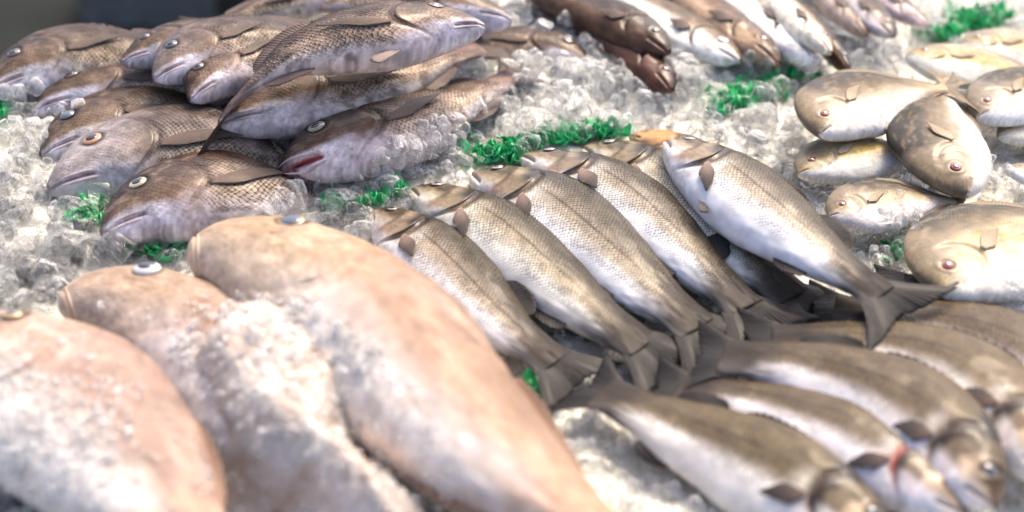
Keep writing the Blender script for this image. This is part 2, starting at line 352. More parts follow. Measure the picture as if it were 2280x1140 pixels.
def fish(sp, label, pts, z, ds=1, roll=0., hm=1., wm=1., res=(130, 56), eye='bass', parts='egptdn', tail=None, opt=None, gape=0., pel=False, eyescale=1., group=None, pecrot=0, eyepop=.0):
    FN[0] += 1; sd = FN[0]*31; o = opt or {}
    B = Body(sp, pts, z, ds, roll, hm, wm); s = B.sp; L = B.L
    root = bpy.data.objects.new(NAMES[sp], None); COL.objects.link(root); root.empty_display_size = .02
    base = B.P[len(B.P)//2].copy(); base[2] -= float(B.w(np.array(.45)))
    root.location = base; tag(root, label, CATS[sp], group or GRP[sp])
    if sp == 'bass': o = dict(dict(gillk=.7), **o)
    mat = M[sp]; tint = (1+.07*math.sin(sd*1.7))*np.array((1+.03*math.sin(sd), 1, 1+.05*math.sin(sd*2.3)))
    hm = hm*(1+.05*math.sin(sd*.9)); B.hm = hm; B.roll += R(4*math.sin(sd*1.3)); pecrot = pecrot+9*math.sin(sd*2.9)
    cf = CF[sp]
    def colour(X, Y, v):
        n1 = fbm(X*9+sd, Y*22+3, sd); n2 = fbm(X*26, Y*60+sd, sd+5)
        c, k = cf(X, Y, v+dict(bass=.06, bream=.18, pompano=.26, slim=.15, grouper=.05)[sp]*(sp != 'bass' or not o.get('dark')), n1, n2, o)
        n4 = fbm(X*75+sd, Y*190, sd+3); hz = 1-ss(s['gill'][0]*.95, s['gill'][0]*1.15, X)
        c = c*(1+(n4-.5)*.75*hz)[..., None]*np.array(tint)
        return c, k
    n, m = res
    t = (np.linspace(0, 1, n)**1.25); mt = int(m*.76)
    th = np.concatenate([np.linspace(-math.pi/2, -.12, (m-mt)//2, endpoint=False), np.linspace(-.12, math.pi+.12, mt, endpoint=False), np.linspace(math.pi+.12, 1.5*math.pi, m-mt-(m-mt)//2)])
    m = len(th)
    Tm, Hm = np.meshgrid(t, th, indexing='ij')
    X, Y = B.XY(Tm, Hm); v = np.cos(Hm); si = np.sin(Hm); upf = ss(0, .25, si)
    off = np.zeros_like(X)
    # mouth cleft
    mx, my0, my1 = s['mouth']; yl = my0+(my1-my0)*np.clip(X/mx, 0, 1)
    sg = .0042+gape*.020*np.clip(1-X/mx, 0, 1)
    g = np.exp(-((Y-yl-gape*-.006)/sg)**2)*(1-ss(mx*.85, mx*1.05, X))
    off -= g*L*(.010+gape*.06*np.clip(1-X/mx, 0, 1))*(.35+.65*ss(0, mx*.4, X) if gape == 0 else 1)
    # eye socket, gill slit
    ex, ey, er = s['eye']; de = np.hypot(X-ex, Y-ey); off += upf*L*(.0028*np.exp(-((de-er*1.4)/(er*.4))**2)-.003*np.exp(-(de/er)**2))
    gx, gy = s['gill']; ge = gedge(s, Y)
    gl = np.exp(-((X-ge-.008)/.015)**2)*ss(s['gillspan'][0]*1.1, s['gillspan'][0]*.7, Y)*(1-ss(s['gillspan'][1]*.9, s['gillspan'][1]*1.15, Y))*upf
    off -= gl*L*.010*o.get('gillk', 1.)
    # soft dents of a slack body
    off += (fbm(X*7, Hm*1.2+sd, sd+9)-.5)*L*.012*ss(0, .15, X)
    off[0] = 0
    Pm, Nm = B.surf(Tm, Hm, off)
    Pm[0] = Pm[1].mean(0)*.4+Pm[0].mean(0)*.6; Pm[-1] = Pm[-2].mean(0)
    c, msk = colour(X, Y, v)
    c = mix(c, o.get('gillcol', (.045, .022, .016)), gl*.95*o.get('gillk', 1.))
    if gape: c = mix(c, (.33, .06, .07), np.clip(g*1.2, 0, 1)*ss(.0, .6, g))
    else: c = mix(c, (.20, .08, .07), g*.6)
    n_t = vnoise(X*30, Hm*7+sd, sd)
    c = mix(c, np.array(o.get('fincol', s['fincol']))*1.8, ss(.74, .93, X+.06*(n_t-.5))*.94); msk = msk*(1-ss(.84, .95, X))
    c = c*(1-.72*np.exp(-((de-er*1.0)/(er*.22))**2)*upf)[..., None]
    # scale coordinates in metres, turned by 45 degrees
    seg = np.linalg.norm(np.diff(Pm, axis=1), axis=2); arc = np.concatenate([np.zeros((n, 1)), np.cumsum(seg, 1)], 1)
    arc -= arc[:, [int(np.argmin(abs(th-math.pi/2)))]]
    sz = s['scale']; sA = L*(Tm+.20*Tm**2); wob = (fbm(Tm*16, Hm*5, sd+21)-.5)*sz*1.6; arc = arc+wob; sA = sA+wob[::-1]
    msk = msk*(.45+.55*ss(.28, .50, fbm(Tm*15, Hm*4+sd, sd+33)))
    suv = np.stack([(sA+arc)/sz*.7071, (sA-arc)/sz*.7071, 1-.88*ss(.78, .93, Tm)], -1)
    V = Pm.reshape(-1, 3); F = gridf(n, m)
    body = mk('body', V-base, F, mat, root, np.concatenate([c, msk[..., None]], -1), suv)
    # end caps
    BV.append(V); BF.append(F+NV[0]); NV[0] += len(V); OWNER.append((len(F), FN[0]))
    fc = np.array(o.get('fincol', s['fincol']))
    if 'g' in parts:                           # the gill cover, a plate that stands off the cheek
        a, b = 14, 22; y = np.linspace(s['gillspan'][0], s['gillspan'][1], b); q = np.linspace(0, 1, a)
        yy = np.broadcast_to(y, (a, b)); xe = gedge(s, yy); x0 = gx*.55
        xx = x0+(np.maximum(xe, x0+.01)-x0)*q[:, None]
        hh = B.theta(xx, yy); edge = np.sin(np.linspace(0, math.pi, b))**.8
        of = (-.0035+(.0125*o.get('gillk', 1.)+.002*(o.get('gillk', 1.) < .5))*(q**1.5)[:, None]*edge)*L; of[-1] = of[-2]-.004*L
        xx[-1] = xx[-2]+.001
        P, N = B.surf(xx, hh, of)
        cc, mm = colour(xx, yy, np.cos(hh))
        cc = mix(cc, o.get('gilledge', (.06, .035, .025)), np.broadcast_to(ss(.80, 1., q)[:, None], (a, b))*(.3+.6*ss(0, .6, (yy-s['gillspan'][0])/(s['gillspan'][1]-s['gillspan'][0]))))
        mk('gill_cover', P-base, gridf(a, b), mat, root, np.concatenate([cc, 0*mm[..., None]], -1), np.ones(P.shape))
    if 'e' in parts:
        hh = B.theta(np.array(ex), np.array(ey)); P, N = B.surf(np.array(ex), hh, np.array(L*er*(.0+eyepop)))
        r = er*L*eyescale
        tl_ = o.get('eyetilt', 0.)
        if tl_: N = N-B.frame(np.array(ex))[2]*tl_; N /= np.linalg.norm(N)
        def dome(name, rr, hgt, mat, par, P0, sq=1.):
            p = np.linspace(0, math.pi*.62, 9); f = np.linspace(0, 2*math.pi, 25)
            _, T, D, _ = B.frame(np.array(ex)); T = T-N*np.dot(T, N); T /= np.linalg.norm(T); D2 = np.cross(N, T)
            pp, ff = np.meshgrid(p, f, indexing='ij')
            V = P0+(T*(np.sin(pp)*np.cos(ff))[..., None]+D2*sq*(np.sin(pp)*np.sin(ff))[..., None])*rr+N*(np.cos(pp)*hgt)[..., None]
            return mk(name, V-base, gridf(9, 25), mat, par)
        e = dome('eye', r, r*(.26+eyepop), EYES[eye], root, P, .9)
        pc = EYES['blue'] if o.get('cloudy') else M['pupil']
        dome('pupil', r*(.75 if o.get('cloudy') else .62), r*.16, pc, e, P+N*r*(.165+eyepop), .9)
        if o.get('cloudy'): pass
    def finsheet(name, P, N, cc, nray, tk=.0009):
        a, b = P.shape[:2]
        rr = np.linspace(0, 1, a)[:, None]*np.ones((1, b)); aa = np.linspace(0, 1, b)[None]*np.ones((a, 1))
        suv = np.stack([aa*nray, rr*2, np.zeros_like(aa)], -1)
        th_ = (tk*(1.3-rr))*np.ones_like(aa)
        return strip(name, P-base, N, cc, suv, th_, M['fin'], root)
    if 'p' in parts:                           # pectoral fin, lying back along the flank
        px, py, pl, pw, pa = s['pec']; pa = R(pa+pecrot); a, b = 14, 13
        r = np.linspace(0, 1, a)[:, None]; k = np.linspace(-1, 1, b)[None]
        wd = pw*1.2*np.sin(math.pi*(.11+.78*r**1.3))**.85
        ln = pl*(1-.34*(k-.25)**2)
        lx = r*ln; ly = k*wd*(.55+.45*r)
        xx = px+lx*math.cos(pa)-ly*math.sin(pa); yy = py+lx*math.sin(pa)+ly*math.cos(pa)
        hh = B.theta(xx, yy); P, N = B.surf(xx, hh, L*(.004+.009*r+.003*np.sin(k*2.2+1)*r))
        cc = mix(np.array(o.get('pecbase', (.36, .25, .20) if sp == 'bass' else (.19, .13, .10)))*np.ones(P.shape), np.array(o.get('peccol', (.10, .078, .068) if sp == 'bass' else (.105, .078, .064))), np.broadcast_to(ss(.0, .75, r), (a, b)))
        finsheet('pectoral_fin', P, N, cc, 13)
    def edge_fin(name, u0, u1, hgt, side, lean, spiny):
        a, b = 8, 40; u = np.linspace(u0, u1, b)[None]*np.ones((a, 1)); r = np.linspace(0, 1, a)[:, None]*np.ones((1, b))
        c0, T, D, N = B.frame(u); h = B.hd(u) if side > 0 else B.hv(u)
        k = (u-u0)/(u1-u0); env = np.sin(np.clip(k*.86+.14, 0, 1)*math.pi)**.55
        if spiny: env = env*(.72+.28*np.abs(np.cos(k*math.pi*9)))
        env = env*(1+.12*(vnoise(k*30, k*0+sd, sd)-.5))
        P = c0+D*(side*h*.93)[..., None]+(D*side*math.cos(lean)+T*math.sin(lean))*(r*env*hgt*L)[..., None]+N*(np.sin(k*7+sd)*r*.004*L+.1*r*hgt*L)[..., None]
        cc = mix(fc*1.5*np.ones(P.shape), fc*.8, r)
        finsheet(name, P, N, cc, int((u1-u0)*90))
    if 'd' in parts:
        if s['d1'][2]: edge_fin('spiny_dorsal_fin', *s['d1'], 1, 1.05, True)
        edge_fin('soft_dorsal_fin', *s['d2'], 1, .75, False)
    if 'n' in parts: edge_fin('anal_fin', *s['anal'], -1, .85, False)
    if pel or 'v' in parts:
        u0, pl = s['pel']; a, b = 10, 9
        r = np.linspace(0, 1, a)[:, None]*np.ones((1, b)); k = np.linspace(-1, 1, b)[None]*np.ones((a, 1))
        c0, T, D, N = B.frame(np.full((a, b), u0)); h = B.hv(np.full((a, b), u0))
        P = c0-D*(h*.86)[..., None]+N*(B.w(np.array(u0))*.35)+(T*(r*pl*(1-.2*k*k))[..., None]-D*(r*pl*.34+k*.3*pl*(.25+.75*r)*.55)[..., None])*L+N*(r*.015*L)[..., None]
        cc = mix(np.array((.42, .33, .29))*np.ones(P.shape), fc*1.5, r)
        finsheet('pelvic_fin', P, N, cc, 6)
    if 't' in parts:
        tl, fork, sp_ = tail or s['tail']; a, b = 14, 45
        r = np.linspace(0, 1, a)[:, None]*np.ones((1, b)); k = np.linspace(-1, 1, b)[None]*np.ones((a, 1))
        c0, T, D, N = B.frame(np.full((a, b), .955)); hb = float(B.hd(np.array(.985)))*.95
        ln = tl*L*(1-fork*(1-np.abs(k)**1.3))*(1+.07*(vnoise(k*14+5, k*0+sd, sd)-.5))
        an = k*R(sp_)*(1+.5*r)
        P = c0+D*(k*hb)[..., None]+(T*np.cos(an)[..., None]+D*np.sin(an)[..., None])*(ln*r)[..., None]+N*((np.sin(k*5+sd)*.010*r-.025*r*r)*L)[..., None]
        nn = N
        cc = mix((fc*2.2)*np.ones(P.shape), fc*.8, ss(.05, .4, r))
        cc = cc*(.75+.5*vnoise(k*20+sd, r*4))[..., None]
        strip('tail_fin', P-base, nn, cc, np.stack([k*13, r*2, 0*r], -1), .0028*L*(1.25-r)*(.45+.55*ss(0, .2, r))*np.clip(1.05-np.abs(k)**6, .1, 1), M['fin'], root)
    if 'l' in parts:                           # lips
        q = np.linspace(.0, 1, 16); X1 = .004+(mx*.98)*q; yb = my0+(my1-my0)*q
        lc = o.get('lip', (.44, .36, .38))
        for sg_, nm in ((1, 'upper_lip'), (-1, 'lower_lip')):
            yo = yb+sg_*(.010+gape*.022*(1-q)) - gape*.006
            hh = B.theta(X1, yo); P, N = B.surf(X1, hh, -.001*L*np.ones(16))
            tube(nm, P-base-N*.0025*L, (.0045+.0025*q)*L, lc, mat, root)
    return root, B

exec_fish = None
# ------------------------------------------------------------------ ground, wall and counter
gm = NT('shade_dark_asphalt'); gm.set(Roughness=.95, Specular_IOR_Level=.1)
tc = gm.n('TexCoord'); no = gm.n('TexNoise'); no.inputs['Scale'].default_value = 6; no.inputs['Detail'].default_value = 8; gm.l(tc.outputs['Object'], no.inputs['Vector'])
cr = gm.n('ValToRGB'); cr.color_ramp.elements[0].color = (.012, .014, .013, 1); cr.color_ramp.elements[1].color = (.034, .038, .036, 1); gm.l(no.outputs['Fac'], cr.inputs[0]); gm.l(cr.outputs[0], gm.b.inputs['Base Color'])  # matt asphalt coloured near-black so the ground behind the stall reads as shaded
GZ = -.85
def box(name, x0, x1, y0, y1, z0, z1, mat, parent=None, bev=.01):
    bm = bmesh.new(); bmesh.ops.create_cube(bm, size=1)
    for v in bm.verts: v.co = Vector(((x0+x1)/2+v.co.x*(x1-x0), (y0+y1)/2+v.co.y*(y1-y0), (z0+z1)/2+v.co.z*(z1-z0)))
    if bev: bmesh.ops.bevel(bm, geom=bm.edges[:], offset=bev, segments=2, affect='EDGES')
    me = bpy.data.meshes.new(name); bm.to_mesh(me); bm.free(); me.materials.append(mat)
    o = bpy.data.objects.new(name, me); COL.objects.link(o)
    if parent: o.parent = parent
    return o
g = mk('ground', [(-40, -40, GZ), (40, -40, GZ), (40, 40, GZ), (-40, 40, GZ)], [(0, 1, 2, 3)], gm.m); g['kind'] = 'structure'
# ice bed: the counter's back edge runs aslant behind the heap of bream
E0 = at(-260, 300, 0)[:2]; E1 = at(860, 105, 0)[:2]
ed = (E1-E0)/np.linalg.norm(E1-E0); en = np.array([-ed[1], ed[0]])
def bed_z(x, y):
    z = .010*(fbm(x*14, y*14, 3, 3)-.5)+.008*(fbm(x*45, y*45, 8, 2)-.5)
    d = (x-E0[0])*en[0]+(y-E0[1])*en[1]
    z = z+.05*ss(-.55, -.15, d)*(1-ss(.15, .55, x))
    return z-.30*ss(0, .10, d)*(1-ss(-.05, .15, x-E1[0]+.0))
gx = np.linspace(-1.15, 1.2, 330); gy = np.linspace(.50, 2.75, 300)
XX, YY = np.meshgrid(gx, gy, indexing='ij'); ZZ = bed_z(XX, YY)
q = NT('crushed_ice_bed'); q.set(Roughness=.28, Coat_Weight=.5, Coat_Roughness=.1)
tc = q.n('TexCoord'); vo = q.n('TexVoronoi'); vo.inputs['Scale'].default_value = 60; q.l(tc.outputs['Object'], vo.inputs['Vector'])
no = q.n('TexNoise'); no.inputs['Scale'].default_value = 9; no.inputs['Detail'].default_value = 6; q.l(tc.outputs['Object'], no.inputs['Vector'])
cr = q.n('ValToRGB'); e = cr.color_ramp.elements; e[0].position = .32; e[0].color = (.50, .50, .42, 1); e[1].position = .68; e[1].color = (.84, .81, .73, 1); q.l(no.outputs['Fac'], cr.inputs[0])
mx = q.n('VectorMath', operation='SCALE'); q.l(cr.outputs[0], mx.inputs[0]); q.l(q.ramp(vo.outputs['Distance'], 0, .8, 1.05, .85), mx.inputs['Scale']); q.l(mx.outputs[0], q.b.inputs['Base Color'])
bp = q.n('Bump'); bp.inputs['Strength'].default_value = .9; bp.inputs['Distance'].default_value = .006; q.l(vo.outputs['Distance'], bp.inputs['Height']); q.l(bp.outputs[0], q.b.inputs['Normal'])
V = np.stack([XX, YY, ZZ], -1).reshape(-1, 3); F = gridf(*XX.shape)[:, ::-1]
F = F[(V[F][:, :, 2].max(1) > -.22)]
bed = mk('ice_bed', V, F, q.m); bed['kind'] = 'structure'
BV.append(V); BF.append(F+NV[0]); NV[0] += len(V); OWNER.append((len(F), 0))
steel = plain('stall_steel', (.35, .36, .37), .35, Metallic=.9)
ct = bpy.data.objects.new('display_counter', None); COL.objects.link(ct); ct.location = (0, 1.2, GZ)
tag(ct, 'steel fish counter holding up the bed of crushed ice', 'counter')
cpts = [(-1.15, .5), (1.2, .5), (1.2, 2.75), (E1[0]+.1, 2.75), tuple(E1-en*.12+ed*.1), tuple(E0-en*.12-ed*.2)]
bm = bmesh.new(); f = bm.faces.new([bm.verts.new((x, y-1.2, .85-.08)) for x, y in cpts]); r_ = bmesh.ops.extrude_face_region(bm, geom=[f])
for v in r_['geom']:
    if isinstance(v, bmesh.types.BMVert): v.co.z -= .16
bmesh.ops.recalc_face_normals(bm, faces=bm.faces[:])
me = bpy.data.meshes.new('tray'); bm.to_mesh(me); bm.free(); me.materials.append(steel); o = bpy.data.objects.new('tray', me); COL.objects.link(o); o.parent = ct
for x, y in ((-.9, -.5), (1.0, -.5), (1.0, 1.3), (-.7, .2)): box('leg', x-.03, x+.03, y-.03, y+.03, 0, .62, steel, ct)
# blurred things on the ground behind the stall
def on_ground(px, py): return at(px, py, GZ)
p = on_ground(335, 60)
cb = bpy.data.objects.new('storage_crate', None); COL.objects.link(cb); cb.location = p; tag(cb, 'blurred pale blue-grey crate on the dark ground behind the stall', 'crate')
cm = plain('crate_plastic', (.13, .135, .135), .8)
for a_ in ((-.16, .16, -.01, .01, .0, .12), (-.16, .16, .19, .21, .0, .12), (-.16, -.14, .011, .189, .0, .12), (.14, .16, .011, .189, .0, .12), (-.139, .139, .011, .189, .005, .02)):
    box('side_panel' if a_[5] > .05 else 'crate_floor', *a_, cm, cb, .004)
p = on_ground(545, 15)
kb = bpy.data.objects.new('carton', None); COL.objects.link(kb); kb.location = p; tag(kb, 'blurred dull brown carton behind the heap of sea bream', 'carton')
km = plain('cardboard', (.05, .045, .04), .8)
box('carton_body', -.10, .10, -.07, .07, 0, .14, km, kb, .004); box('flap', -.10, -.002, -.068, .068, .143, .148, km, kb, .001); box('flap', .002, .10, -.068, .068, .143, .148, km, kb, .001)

# ------------------------------------------------------------------ FISH
HI = (190, 84)
# sea bass, middle row (heads away, tails towards the viewer)
fish('bass', 'leftmost sea bass of the middle row, lying against the big tan grouper', [(832, 474), (925, 545), (1030, 640), (1130, 735), (1240, 812)], .022, 1, 15, 1.26, res=HI, pel=True, opt=dict(pink=1))
fish('bass', 'second sea bass of the middle row, just right of the leftmost one', [(918, 425), (1040, 492), (1180, 592), (1310, 695), (1440, 775)], .026, 1, 15, 1.26, res=HI, pel=True)
fish('bass', 'third sea bass of the middle row, snout touching the long green garnish strip', [(1052, 390), (1180, 450), (1320, 550), (1450, 655), (1560, 735)], .030, 1, 15, 1.26, res=HI, pel=True)
fish('bass', 'fourth sea bass of the middle row, its tail fanned out over the lower row', [(1164, 352), (1300, 405), (1450, 505), (1570, 610), (1665, 690)], .034, 1, 15, 1.26, res=HI, pel=True)
fish('bass', 'sea bass mostly hidden beneath the topmost bright-bellied bass', [(1300, 332), (1420, 385), (1560, 500), (1680, 600), (1770, 665)], .026, 1, 15, 1.26, res=HI)
fish('bass', 'topmost sea bass with bright white belly lying over the row', [(1484, 318), (1590, 392), (1730, 500), (1860, 595), (1970, 660)], .066, 1, 11, 1.33, res=HI, pel=True, tail=(.21, .5, 30))
fish('bass', 'orange-faced fish peeping out behind the topmost bass', [(1402, 305), (1500, 335), (1620, 420), (1720, 500)], .026, 1, 10, 1.15, parts='ept', opt=dict(pinkish=1), eye='tan')
# sea bass, lower right (tails away, heads towards the viewer)
DK = dict(dark=1, gillcol=(.03, .012, .012), peccol=(.055, .045, .045), pecbase=(.16, .10, .08))
def bassB(label, pts, z, **k): return fish('bass', label, pts, z, -1, k.pop('roll', 18), k.pop('hm', 1.45), opt=dict(DK, **k.pop('o', {})), eye='blue', tail=(.16, .4, 22), res=(150, 64), **k)
bassB('nearest sea bass of the lower right row, half cut by the bottom edge', [(1990, 1215), (1840, 1125), (1670, 1035), (1500, 955), (1335, 868)], .030)
bassB('sea bass with a red gill wound, second from the bottom of the right row', [(2150, 1150), (2010, 1050), (1850, 965), (1680, 905), (1500, 862)], .032, o=dict(gillcol=(.26, .03, .025)))
bassB('sea bass third from the bottom of the right row, pale cheek and grey eye', [(2215, 1130), (2100, 985), (1950, 885), (1780, 825), (1600, 790)], .045)
bassB('sea bass fourth from the bottom of the right row, head cut by the frame edge', [(2345, 1075), (2230, 915), (2080, 820), (1900, 775), (1710, 755)], .040)
bassB('sea bass in the right row whose back passes under the forked tail', [(2500, 990), (2360, 865), (2210, 780), (2030, 725), (1850, 690)], .030)
bassB('uppermost sea bass of the right row, just below the red-eyed pompano', [(2640, 850), (2480, 755), (2320, 690), (2170, 655), (2010, 640)], .026)
# groupers
fish('grouper', 'large tan grouper with grey eye in the middle of the foreground', [(434, 556), (560, 588), (700, 655), (850, 775), (960, 890), (1080, 1010), (1230, 1130), (1400, 1260)], .072, 1, 16, .86, .92, res=(200, 84), eye='tan', parts='egtdnl', opt=dict(eyetilt=.45, gillk=.25, cloudy=1, spot=(.16, .02), lip=(.62, .46, .33), gillcol=(.40, .24, .14), gilledge=(.40, .24, .15), pecbase=(.42, .26, .16), peccol=(.30, .17, .11)))
fish('grouper', 'orange grouper with bulging white eye half buried in crushed ice', [(140, 668), (260, 680), (400, 740), (520, 850), (640, 990), (760, 1120), (880, 1250)], .046, 1, 12, .88, .8, res=(180, 72), eye='white', parts='egtdnl', eyescale=1.2, eyepop=.12, opt=dict(eyetilt=.15, gillk=.2, lip=(.62, .46, .33), gillcol=(.40, .22, .12), gilledge=(.42, .26, .16)))
fish('grouper', 'pinkish grouper filling the bottom left corner', [(-150, 775), (-15, 810), (120, 885), (255, 1010), (375, 1145), (490, 1290)], .070, 1, 14, 1.25, .95, res=(180, 72), eye='tan', parts='egtdn', opt=dict(gillk=.2, pink=1, gillcol=(.34, .19, .14), gilledge=(.38, .22, .17)))
# sea bream, upper left heap
def bream(label, pts, z, ds=1, **k):
    k['opt'] = dict(dict(gillk=.55), **k.get('opt', {}))
    return fish('bream', label, pts, z, ds, k.pop('roll', 12), k.pop('hm', 1.0)*1.10, parts=k.pop('parts', 'egptdnl'), **k)
bream('sea bream at the far left edge under the dark background', [(-25, 205), (60, 165), (150, 138), (250, 130), (370, 130), (480, 140)], .075, eye='dark', hm=1.0)
bream('sea bream with dark hollow eye in front of the leftmost one, partly iced', [(78, 248), (170, 218), (280, 200), (390, 205), (500, 215), (620, 230)], .055, eye='dark', hm=.9)
bream('sea bream with cloudy blue eye and pale pointed snout beside the ice', [(92, 348), (180, 306), (280, 276), (390, 272), (500, 285), (620, 305)], [.052, .052, .05, .05, .04, .02], eye='blue', opt=dict(cloudy=1))
bream('pale-headed sea bream with orange eye between two darker ones', [(108, 424), (220, 380), (350, 352), (480, 352), (620, 372), (760, 400)], [.05, .05, .05, .05, .03, -.02], eye='orange', opt=dict(pale=.75), res=HI)
bream('dark sea bream with lilac lips nearest the tan grouper', [(228, 522), (320, 478), (430, 446), (545, 434), (660, 440), (780, 450)], [.05, .05, .05, .045, .02, -.03], eye='cream', res=HI)
bream('sea bream at the back with pale chin hanging over its neighbours', [(270, 140), (350, 112), (450, 92), (560, 88), (660, 92)], .100, eye='dark', hm=.85)
bream('sea bream with blue-white chin and grey eye in the back row', [(344, 176), (430, 130), (540, 98), (660, 85), (770, 85)], .105, eye='blue', opt=dict(pale=.2))
bream('sea bream with dark red eye under the tail of the crosswise fish', [(424, 222), (495, 165), (590, 130), (690, 120), (790, 120)], .095, eye='dark')
bream('sea bream with broad blue-white mouth closed beneath the crosswise fish', [(488, 278), (590, 248), (720, 212), (850, 185), (980, 140), (1070, 105)], .085, eye='blue', opt=dict(cloudy=1), hm=.92, res=HI, tail=(.16, .3, 24))
bream('open-mouthed sea bream with cream eye and long body on the ice', [(622, 384), (735, 342), (860, 302), (980, 254), (1080, 205), (1150, 165)], .058, eye='cream', gape=1.0, hm=.92, res=HI, tail=(.16, .35, 28))
bream('crosswise sea bream on top of the heap, tail at left and head at right', [(1078, 62), (960, 70), (850, 86), (750, 104), (640, 138), (565, 190), (520, 232)], [.15, .155, .16, .16, .155, .135, .11], -1, hm=.80, eye='dark', pel=True, res=HI, roll=10)
bream('sea bream with white belly at the top edge behind the heap', [(790, -12), (700, 4), (620, 20), (540, 36), (460, 52)], .10, -1, hm=.72, parts='ptd')
bream('sea bream behind the crosswise fish, only its brown back showing', [(1140, 48), (1030, 30), (900, 14), (780, 12), (650, 10)], .10, -1, hm=.8, parts='egptd', eye='dark')
bream('reddish brown sea bream half under ice right of the heap', [(1320, 150), (1220, 118), (1110, 118), (1010, 140), (930, 170)], .045, -1, hm=.75, parts='egptd', eye='dark')
bream('sea bream sunk in ice beyond the open-mouthed one', [(1440, 190), (1340, 172), (1240, 168), (1150, 172), (1080, 180)], .016, -1, hm=.6, parts='gpt')
# slim fish at the back
def slim(label, pts, z, **k):
    return fish('slim', label, pts, z, -1, k.pop('roll', 6), k.pop('hm', 1.3), parts=k.pop('parts', 'egptd'), eye=k.pop('eye', 'dark'), **k)
DB = dict(back=(.042, .024, .015), belly=(.10, .055, .032))
slim('dark brown slim fish at the top edge, farthest left of the slim ones', [(1490, 118), (1400, 62), (1300, 18), (1190, -20), (1080, -50)], .075, opt=DB, hm=1.25)
slim('dark reddish slim fish with its blunt head down on the ice', [(1496, 202), (1440, 142), (1370, 92), (1280, 48), (1190, 10)], .055, opt=dict(back=(.075, .034, .024), belly=(.12, .05, .034)), hm=1.25)
slim('slim fish with pale head, round white eye and white jaw', [(1648, 136), (1565, 98), (1480, 50), (1400, -5), (1320, -60)], .055, opt=dict(back=(.16, .10, .06), belly=(.78, .74, .72), lvl=.15), hm=1.5, eye='white', eyescale=1.3)
slim('brown slim fish lying just behind the pale-headed one', [(1735, 142), (1650, 84), (1570, 24), (1490, -40), (1410, -100)], .055, opt=dict(back=(.15, .085, .045), belly=(.42, .28, .17)), hm=1.1)
slim('slim fish with long clean white belly facing the viewer', [(1818, 146), (1740, 94), (1655, 22), (1590, -40), (1520, -100)], .05, opt=dict(back=(.16, .09, .05), belly=(.86, .82, .78), lvl=.65), hm=1.2, roll=-20)
slim('second white-bellied slim fish, above and right of the first', [(1850, 118), (1780, 52), (1720, -10), (1650, -70)], .07, opt=dict(back=(.20, .13, .08), belly=(.82, .72, .60), lvl=.45), hm=1.1, roll=-10)
slim('dark slim fish with glinting back right of the white bellies', [(1893, 160), (1840, 95), (1790, 30), (1740, -30)], .045, opt=DB, hm=.8)
slim('dark silver slim fish at the top edge with pale blunt head', [(1990, 82), (1930, 28), (1880, -25), (1820, -80)], .045, opt=dict(back=(.10, .07, .06), belly=(.55, .50, .50)), hm=1.3)
slim('brown and white slim fish in the middle of the far cluster', [(1930, 80), (1870, 25), (1820, -30), (1760, -90)], .04, opt=dict(back=(.11, .065, .04), belly=(.5, .4, .34)), hm=1.0)
slim('slim fish with pinkish white tip at the far right of the cluster', [(2066, 58), (2000, 18), (1950, -25), (1880, -80)], .045, opt=dict(back=(.12, .07, .05), belly=(.70, .56, .50), lvl=.25), hm=1.2)
# pompano, right
def pomp(label, pts, z, **k): return fish('pompano', label, pts, z, k.pop('ds', 1), k.pop('roll', 8), k.pop('hm', 1.0)*.98, parts=k.pop('parts', 'egptdn'), eye='red', **k)
PL = dict(gillcol=(.45, .36, .26), gilledge=(.5, .40, .29), pecbase=(.52, .42, .30), peccol=(.36, .28, .18))
pomp('pompano with dark forehead and white throat lying highest on the ice', [(1822, 300), (1872, 246), (1950, 218), (2040, 205), (2110, 200)], .062, hm=1.0, opt=dict(PL, dk=.70, yellow=.15))
pomp('dark-backed pompano with its head down and mouth slit open', [(2152, 434), (2115, 368), (2082, 302), (2085, 238), (2115, 180)], .052, hm=.84, opt=dict(PL, dk=.85, yellow=.25))
pomp('small pompano with red eye, its flank under shards of ice', [(1843, 482), (1905, 466), (1985, 455), (2065, 450), (2130, 448)], .036, hm=.95, opt=dict(PL, dk=.45, yellow=.3))
pomp('big pale pompano with bright red eye at the right edge', [(2092, 655), (2160, 585), (2260, 545), (2380, 525), (2480, 520)], .050, hm=1.22, opt=dict(PL, dk=.30, yellow=.5), res=HI)
pomp('pompano with a yellow band beneath the highest one', [(1775, 388), (1850, 362), (1940, 350), (2020, 345), (2090, 345)], .030, hm=.80, opt=dict(PL, dk=-.35, yellow=1.0), parts='egpt')
pomp('grey-brown pompano behind the dark-backed one at the right edge', [(2172, 262), (2240, 225), (2320, 200), (2400, 190), (2470, 190)], .048, hm=.95, opt=dict(PL, dk=.75, yellow=.1))
pomp('yellowish pompano farthest back but one beneath the green garnish', [(2015, 125), (2090, 138), (2180, 155), (2270, 172), (2350, 190)], .035, hm=.85, opt=dict(PL, dk=-.05, yellow=1.0))
pomp('orange-tinged pompano farthest back at the right edge', [(2135, 95), (2215, 108), (2300, 125), (2380, 145), (2450, 160)], .030, hm=.9, opt=dict(PL, dk=.0, yellow=.9))
pomp('dark pompano snout entering at the right edge under the shards', [(2238, 376), (2300, 390), (2380, 402), (2460, 410)], .040, hm=.75, opt=dict(PL, dk=.8, yellow=.0), parts='gptd')
pomp('white pompano with reddish throat between the two grey-brown ones', [(2222, 305), (2290, 290), (2370, 280), (2450, 275)], .028, hm=.8, opt=dict(PL, dk=.05, yellow=.1), parts='egpt')

